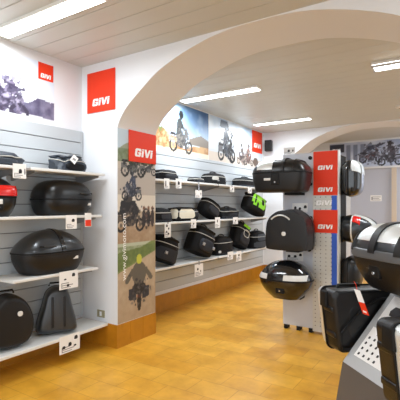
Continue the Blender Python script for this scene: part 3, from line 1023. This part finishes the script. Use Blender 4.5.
# ------------------------------------------------------------------ price cards
def card(label, fn, u, v, w, h, icons, group, red=False, name='price_card', cat='price card', shelf_z=None):
    """card whose top edge hangs at v"""
    t = thing(name, label, cat, group=group)
    MB().prism([(u - w / 2, v - h), (u + w / 2, v - h), (u + w / 2, v), (u - w / 2, v)], fn, -.0002, 0.0028).build('sheet', M['card'], t, smooth=0)
    if shelf_z is not None:
        zt = shelf_z + .0041
        c = MB()
        prof = [(-.014, zt), (-.014, zt + .002), (.0048, zt + .002), (.0048, v - .012), (.0029, v - .012), (.0029, max(v, zt)), (.0001, max(v, zt)), (.0001, zt)]
        if v > zt:
            prof = [(-.014, zt), (-.014, zt + .002), (-.0001, zt + .002), (-.0001, zt)]
        c.prism([(a_ + 1, b_) for a_, b_ in prof], lambda q_, e_, d: fn(u + d, e_, q_ - 1), -.015, .015)
        c.build('clip', M['bracket'], t, smooth=0)
    b = MB()
    for (a, c, q, r) in icons:
        x, z_ = u - w / 2 + a * w, v - h + c * h
        b.prism([(x + dx * q * w * .72, z_ + dz * r * h * .72) for dx, dz in ((-1, -.6), (-.6, -1), (.7, -1), (1, -.3), (.8, .7), (.2, 1), (-.7, .8))], fn, .003, .0036)
    b.build('print', M['ink'], t, smooth=0)
    if not red:
        lx0, lz0 = u - w * .40, v - h * .93
        pts = [(0, 0), (.5, 0), (.5, .05), (.04, .05), (.04, .12), (.62, .12), (.62, .17), (.04, .17), (.04, .24), (.4, .24), (.4, .29), (0, .29)]
        MB().prism([(lx0 + a_ * w, lz0 + e_ * h) for a_, e_ in pts], fn, .003, .0034).build('text_lines', M['greyink'], t, smooth=0)
    if red:
        MB().prism([(u - w * .45, v - h * .96), (u + w * .45, v - h * .96), (u + w * .45, v - h * .5), (u - w * .45, v - h * .5)], fn, .003, .0036).build('red_patch', M['red'], t, smooth=0)
    return t
GPC = 'price cards on the near left shelf edges'
rail = faceX(XL + .0305 + .37 + .0122)
railb = faceX(XL + .0305 + .385 + .0122)
card('white price card on the upper near shelf edge under the crumpled bag', rail, 2.10, 1.862, .125, .125, ((.55, .5, .18, .22), (.9, .5, .06, .3)), GPC)
card('white price card with one case picture on the second shelf edge', rail, 2.65, 1.412, .13, .135, ((.66, .62, .2, .16),), GPC)
card('small card with a red lower half on the second shelf edge', rail, 2.86, 1.43, .085, .14, (), GPC, red=True)
card('large white card of case pictures on the third shelf edge', rail, 2.62, .874, .22, .17, ((.3, .55, .1, .06), (.75, .75, .13, .14), (.45, .2, .1, .1)), GPC)
card('large white card of case pictures on the lowest shelf edge', railb, 2.62, .262, .24, .165, ((.2, .35, .12, .12), (.5, .45, .12, .16), (.8, .75, .13, .16), (.75, .3, .1, .07)), GPC)
GPB = 'price cards on the shelf edges beyond the arch'
railr = faceX(XL + .0305 + .34 + .0122)
for y, zt, w, h, ic, lb in (
    (4.20, 1.856, .11, .13, ((.3, .5, .12, .4),), 'dark-striped price card on the top shelf edge beside the pillar banner'),
    (4.46, 1.868, .13, .13, ((.5, .55, .25, .25),), 'price card with a blue-grey blot on the top shelf edge, second from the pillar'),
    (4.95, 1.73, .17, .11, ((.8, .5, .06, .25),), 'white price card hanging low on the top shelf edge, third from the pillar'),
    (5.96, 1.832, .14, .1, ((.6, .5, .12, .22),), 'price card on the top shelf edge under the long black bag'),
    (6.62, 1.838, .15, .11, ((.6, .45, .15, .2),), 'price card on the top shelf edge, last toward the back wall'),
    (4.22, 1.283, .13, .19, ((.35, .8, .18, .12), (.65, .6, .15, .1), (.3, .4, .16, .08), (.6, .25, .2, .1)), 'tall price card with four pictures on the middle shelf edge by the pillar'),
    (4.82, 1.312, .13, .125, ((.5, .5, .15, .15),), 'price card on the middle shelf edge under the cream tail bag'),
    (5.49, 1.325, .15, .165, ((.45, .65, .12, .18),), 'price card on the middle shelf edge under the tipped hard-shell bag'),
    (6.08, 1.312, .17, .115, ((.5, .5, .15, .15),), 'price card on the middle shelf edge left of the neon green bag'),
    (4.96, .66, .22, .175, ((.35, .6, .12, .14), (.7, .4, .08, .1)), 'white price card on the lowest shelf edge nearest the pillar'),
    (5.90, .75, .18, .13, ((.4, .5, .12, .16),), 'price card on the lowest shelf edge under the low black bag'),
    (6.2, .73, .18, .165, ((.5, .6, .2, .15), (.5, .35, .08, .1)), 'price card on the lowest shelf edge below the green-flash bag')):
    card(lb, railr, y, zt, w, h, ic, GPB, shelf_z=min((1.84, 1.285, .70), key=lambda q: abs(q - zt + .02)))
# paper tag on the small folded bag
t = thing('bag_tag', 'white paper tag lying on the small folded bag', 'tag', (XS + .150, 2.72, 1.965), (0, math.radians(-12), 0))
MB().prism([(-.05, -.01), (0, -.055), (.06, .01), (.01, .05)], lambda u, v, d: (d, u, v), 0, .002).build('sheet', M['card'], t, smooth=0)
MB().prism([(-.02, -.005), (.015, -.02), (.025, 0), (-.005, .015)], lambda u, v, d: (d, u, v), .0022, .0028).build('print', M['greyink'], t, smooth=0)

# ------------------------------------------------------------------ display tower with perforated column
t = thing('display_tower', 'grey display tower with perforated column, red signs and hung cases, in the arch', 'display stand', (-1.37, 4.76, 0))
GX, GY = -1.37, 4.76
lx = lambda x: x - GX
ly = lambda y: y - GY
MB().box(lx(-1.515), lx(-1.22), 0, .1, .03, 2.14).build('column', M['column'], t, smooth=0)
b = MB()
for i in range(4):
    for k in range(44):
        x = lx(-1.485) + i * .062
        zz = .10 + k * .047
        b.add(*(lambda r=.006: ([(x + r * math.cos(a), -.0006, zz + r * math.sin(a)) for a in [2 * PI * q / 8 for q in range(8)]], [tuple(range(8))]))())
pf = b.build('perforation', M['hole'], t, smooth=0)
MB().box(lx(-1.295), lx(-1.235), -.0018, -.0008, .03, 1.62).build('blue_stripe', M['blue'], t, smooth=0)
fyl = lambda u, v, d: (u - GX, -.0008 - d, v)
for z0, z1, lg in ((1.625, 2.135, (1.92, 1.665)), (1.19, 1.455, (1.235,))):
    s = MB().prism([(-1.505, z0), (-1.228, z0), (-1.228, z1), (-1.505, z1)], fyl, .002, .006).build('red_sign', M['red'], t, smooth=0)
    for zz in lg:
        logo(s, lambda u, v, d: fyl(u, v, d + .0062), -1.455, zz, .175, .05)
logo(t, lambda u, v, d: fyl(u, v, d + .002), -1.475, 1.51, .185, .055)
MB().box(lx(-1.895), lx(-1.5155), .03, .07, .05, 2.13).build('wing_panel', M['panel'], t, smooth=0)
MB().box(lx(-1.26), lx(-1.235), .1005, .42, .05, 2.10).build('side_rail', M['rub'], t, smooth=0)
for x, y0_, y1_ in ((-1.86, 0.0, .12), (-1.70, .0, .12), (-1.55, .0, .12), (-1.25, .1, .22), (-1.25, .28, .40)):
    MB().box(lx(x) - .02, lx(x) + .02, y0_ + .02, y1_, 0.0, .0495).build('foot', M['rub'], t, smooth=0)
for x, zz in ((-1.55, 2.07), (-1.55, 1.76), (-1.545, 1.36), (-1.56, .98)):
    MB().loft([[(lx(x) + a, .0295, zz + c) for a, c, _ in sring(0, .022, .022, 2, N=16)], [(lx(x) + a, .008, zz + c) for a, c, _ in sring(0, .022, .022, 2, N=16)], [(lx(x) + a, .004, zz + c) for a, c, _ in sring(0, .015, .015, 2, N=16)]]).build('knob', M['rub'], t)
# hanging brackets that carry the cases
for zz, w_ in ((1.66, .2), (.985, .16), (.435, .2)):
    MB().box(lx(-1.72) - w_ / 2, lx(-1.72) + w_ / 2, -.12, .0295, zz - .03, zz - .001).build('case_bracket', M['rub'], t, smooth=0)
for zz in (1.64, 1.08, .56):
    MB().box(lx(-1.2345), lx(-1.204), .13, .36, zz, zz + .3).build('case_bracket', M['rub'], t, smooth=0)

GT = 'cases hung on the display tower'
top_case('boxy black top case with a silver lid plate, uppermost on the grey tower wing', (-1.815, 4.555, 1.661), (0, 0, 0), .655, .42, .37, seam=.60, n=4.2, p=4.0, q=1.6, taper=.88, group=GT, plates=((-.7, -.12, .3, .985, True, False),), badge=-.3, lock=True, body='blackm', lid='black', straps=((.2, .3), (.62, .74)))
o3 = [(-.25, .05), (-.22, .01), (0, 0), (.22, .01), (.25, .05), (.255, .2), (.225, .36), (.12, .455), (0, .475), (-.12, .455), (-.225, .36), (-.255, .2)]
shell_case('matt black round-topped case with a silver handle arc, middle of the grey tower wing', (-1.71, 4.565, .986), (0, 0, 0), o3, .34, group=GT, badge=(-.02, .2, .024), dome=.25, face=.9, seam=.35, arc=(-.17, .05, .36, .05, 'silver'), handle=False, name='side_case')
top_case('glossy black oval top case with clear lenses, lowest on the grey tower wing', (-1.755, 4.54, .436), (0, 0, 0), .62, .45, .43, seam=.52, n=2.3, p=2.2, q=1.5, taper=.55, group=GT, body='gloss', lid='gloss', lenses=((-.95, -.5), (.15, .9)), badge=None, lock=True)
# cases on the right hand side panel: base against the panel, front up
Rm = Matrix(((0, 0, 1), (-1, 0, 0), (0, -1, 0))).to_euler()   # x->-Y, y->-Z, z->+X
Rm = tuple(Rm)
top_case('black case with a silver lid strip hung right of the red signs', (-1.2045, 4.985, 1.82), Rm, .36, .42, .195, seam=.4, n=4.4, p=4.2, q=1.8, taper=.86, group=GT, plates=((.5, .97, .3, .99, True, False), (-.5, .3, .3, .99, True, False)), badge=None, lock=False, body='gloss', lid='gloss')
top_case('grey case with a pale stripe and red lens hung right side of the tower', (-1.2045, 5.01, 1.235), Rm, .42, .33, .37, seam=.3, n=2.3, p=2.0, q=1.7, taper=.9, group=GT, band='lens', badge=None, lock=False, body='black', lid='grey', ridge=(.3, .55, 'silver'), lenses=((.3, .9),), lens='redlens')
top_case('dark case hung lowest on the right side of the tower', (-1.2045, 5.01, .71), Rm, .40, .40, .18, seam=.4, n=3.6, p=3.4, q=1.8, taper=.86, group=GT, badge=None, lock=False, body='blackm', lid='black')
GPT = 'price cards on the display tower'
ft = faceY(GY + .0295)
card('card with case pictures on the tower wing under the silver-plated case', ft, -1.68, 1.535, .19, .11, ((.2, .5, .12, .2), (.5, .4, .12, .2), (.85, .6, .14, .24)), GPT)
card('card with case pictures on the tower wing above the glossy oval case', ft, -1.75, .945, .22, .11, ((.2, .5, .12, .2), (.55, .5, .12, .2), (.85, .7, .12, .2)), GPT)
t = card('small white card standing on top of the grey tower wing', faceY(GY + .05), -1.82, 2.22, .15, .085, ((.45, .5, .14, .25), (.8, .5, .08, .2)), GPT)

# ------------------------------------------------------------------ foreground stand with three cases
SA = (-.5025, 2.4415)
SR = (0, 0, math.radians(-45))
ca = math.cos(math.radians(-45))
sa = math.sin(math.radians(-45))
def SW(x, y, z):
    return (SA[0] + x * ca - y * sa, SA[1] + x * sa + y * ca, z)
t = thing('display_plinth', 'charcoal plinth with a sloping grey info panel carrying three touring cases', 'display stand', (SA[0], SA[1], 0), SR)
x0, x1 = -.185, .325
b = MB()
b.add([(x0 - .05, -.07, 0), (x1 + .05, -.07, 0), (x1 + .05, .62, 0), (x0 - .05, .62, 0), (x0, 0, .55), (x1, 0, .55), (x1, .56, .55), (x0, .56, .55)],
      [(0, 3, 2, 1), (4, 5, 6, 7), (0, 1, 5, 4), (1, 2, 6, 5), (2, 3, 7, 6), (3, 0, 4, 7)])
b.build('base', M['plinth'], t, smooth=0)
b = MB()
b.prism([(0, .5505), (.56, .5505), (.56, .94), (.42, .96), (.34, .96)], lambda u, v, d: (d, u, v), x0, x1)
b.build('sloping_panel', M['slope'], t, smooth=0)
sn = Vector((0, -.4095, .34)).normalized()
def fs(u, v, d):
    # u across, v up the slope (metres)
    k = v / math.hypot(.34, .4095)
    return (u, .34 * k + sn.y * d, .5505 + .4095 * k + sn.z * d)
sh = MB().prism([(-.135, .07), (.12, .07), (.12, .28), (-.135, .28)], fs, .0008, .002).build('info_sheet', M['card'], t, smooth=0)
b = MB()
for i in range(5):
    for k in range(5):
        if (i, k) in ((4, 0), (0, 4)):
            continue
        x, v = -.115 + i * .048, .085 + k * .038
        b.prism([(x, v), (x + .014, v), (x + .018, v + .008), (x + .014, v + .016), (x + .003, v + .017)], fs, .0022, .003)
b.build('print', M['ink'], sh, smooth=0)
sh = MB().prism([(-.14, .33), (.14, .33), (.14, .51), (-.14, .51)], fs, .0008, .002).build('info_sheet', M['card'], t, smooth=0)
b = MB()
b.prism([(-.08, .38), (-.0, .38), (.012, .41), (-.005, .445), (-.07, .445), (-.09, .41)], fs, .0022, .003)
b.build('print', M['ink'], sh, smooth=0)
# carriers
for x in (x0 - .008, x1 + .008):
    MB().tube([(x, .0, .62), (x, .45, .62), (x, .5, .70), (x, .5, .86), (x, .45, .92), (x, .25, .92), (x, .12, .84), (x, .0, .72)], .0075, 8, True).build('carrier', M['rub'], t)
MB().rbox(-.06, .2, .3, .56, .961, .9995, .008).build('top_rack', M['rub'], t)

def pannier(label, loc, rot, mirror, group):
    """local: lid towards -x*mirror, near end -y; origin at base of inner face"""
    t = thing('pannier', label, 'pannier', loc, rot, group)
    s = mirror
    W, D, Hh = .235, .50, .405
    def ring(x, ins, dz=0, top=0):
        out = []
        r = .045
        y0_, y1_, z0_, z1_ = ins, D - ins, ins, Hh - ins
        for (cy, cz, a0) in ((y1_ - r, z1_ - r, 0), (y0_ + r, z1_ - r, PI / 2), (y0_ + r, z0_ + r, PI), (y1_ - r, z0_ + r, 1.5 * PI)):
            for k in range(6):
                a = a0 + k * PI / 10
                z_ = cz + r * math.sin(a)
                y_ = cy + r * math.cos(a)
                # narrower towards the bottom at the near end
                f = (1 - z_ / Hh)
                y_ = y_ + f * .05 * (1 if y_ < D / 2 else -1)
                out.append((s * x, y_, z_))
        return out
    # x runs outwards (negative for mirror=+1 -> use -x)
    q = lambda x: -x
    MB().loft([ring(q(.0), .03), ring(q(.004), .02), ring(q(.02), .008), ring(q(.13), .004)]).build('body', M['blackm'], t)
    MB().loft([ring(q(.1302), .004), ring(q(.132), -.004), ring(q(.142), -.004), ring(q(.1438), .004)]).build('seal_band', M['rub'], t)
    MB().loft([ring(q(.144), .004), ring(q(.19), .008), ring(q(.215), .016), ring(q(.222), .03)]).build('lid', M['silver'], t)
    # aluminium outer plate
    MB().loft([ring(q(.2222), .035), ring(q(.226), .026), ring(q(.236), .03), ring(q(.239), .045)]).build('outer_plate', M['silver'], t)
    # corner guards on the near end
    for z_ in (.10, .26):
        b = MB().rbox(min(s * q(.128), s * q(.02)), max(s * q(.128), s * q(.02)), -.004 + (1 - z_ / Hh) * .05, .02 + (1 - z_ / Hh) * .05, z_, z_ + .035, .008)
        b.build('end_strap', M['black'], t)
    MB().rbox(min(s * q(.15), s * q(.07)), max(s * q(.15), s * q(.07)), .0, .03, .28, .385, .01).build('buckle', M['rub'], t)
    b = MB().tube([(s * q(.11), .10, Hh - .01), (s * q(.11), .11, Hh + .008), (s * q(.11), .25, Hh + .008), (s * q(.11), .26, Hh - .01)], .011)
    b.build('handle', M['rub'], t)
    # inner face mount
    MB().loft([[(s * .0005, .25 + a, .2 + c) for a, c, _ in sring(0, .13, .11, 4)], [(s * .006, .25 + a, .2 + c) for a, c, _ in sring(0, .12, .10, 4)]]).build('mount_plate', M['black'], t)
    MB().loft([[(s * q(.05) + a, .40 + c, Hh - .004) for a, c, _ in sring(0, .02, .02, 2, N=20)], [(s * q(.05) + a, .40 + c, Hh + .012) for a, c, _ in sring(0, .017, .017, 2, N=20)]]).build('lock', M['chrome'], t)
    return t
GP = 'touring panniers on the plinth'
pannier('black pannier with pale outer plate and red hang tag, left of the plinth', SW(-.212, -.06, .575), SR, 1, GP)
pannier('black pannier with silver outer plate, nearest the camera at the lower right', SW(.42, -.225, .60), SR, -1, GP)
top_case('big black touring top case with silver lid plates above the plinth', SW(-.045, .335, 1.0), SR, .56, .46, .385, seam=.56, n=4.6, p=3.6, q=1.6, taper=.7, lip=.022,
         plates=((-.66, -.14, .1, .93, True, True), (.1, .64, .1, .93, True, True)), straps=((-.9, -.7), (-.1, .1), (.65, .85)), badge=-.12, lock=True, body='blackm', lid='grey')
# hang tag
t = thing('hang_tag', 'red and white hang tag on the handle of the left pannier', 'tag', SW(-.183, .10, .985), (0, 0, math.radians(-35)))
ht = MB().prism([(-.022, -.135), (.028, -.135), (.028, -.07), (-.022, -.07)], lambda u, v, d: (u - v * .55, -.006 - d, v), 0, .002).build('red_half', M['red'], t, smooth=0)
MB().prism([(-.022, -.069), (.028, -.069), (.028, 0), (-.022, 0)], lambda u, v, d: (u - v * .55, -.006 - d, v), 0, .002).build('white_half', M['card'], t, smooth=0)
logo(ht, lambda u, v, d: (u - v * .55, -.0082 - d, v), -.012, -.125, .03, .011, .0008)
MB().tube([(.003, -.006, 0), (-.01, -.004, .03), (-.03, .0, .045)], .002, 6).build('string', M['red'], t)

# ------------------------------------------------------------------ light, world, camera
w = bpy.data.worlds.new('daylight')
bpy.context.scene.world = w
w.use_nodes = True
w.node_tree.nodes['Background'].inputs[0].default_value = (.87, .94, 1.0, 1)
w.node_tree.nodes['Background'].inputs[1].default_value = 1.9

cam = bpy.data.cameras.new('camera')
cam.sensor_width = 36
cam.lens = 36 * 409.15 / 400
cam.shift_y = 6.01 / 400
cam.clip_start = .02
co = bpy.data.objects.new('camera', cam)
C.objects.link(co)
co.location = (0, 0, 1.5)
co.rotation_euler = (PI / 2, 0, .5769)
sc = bpy.context.scene
sc.camera = co
sc.view_settings.view_transform = 'Standard'
sc.view_settings.look = 'None'
sc.view_settings.gamma = 1
sc.view_settings.exposure = 0.36
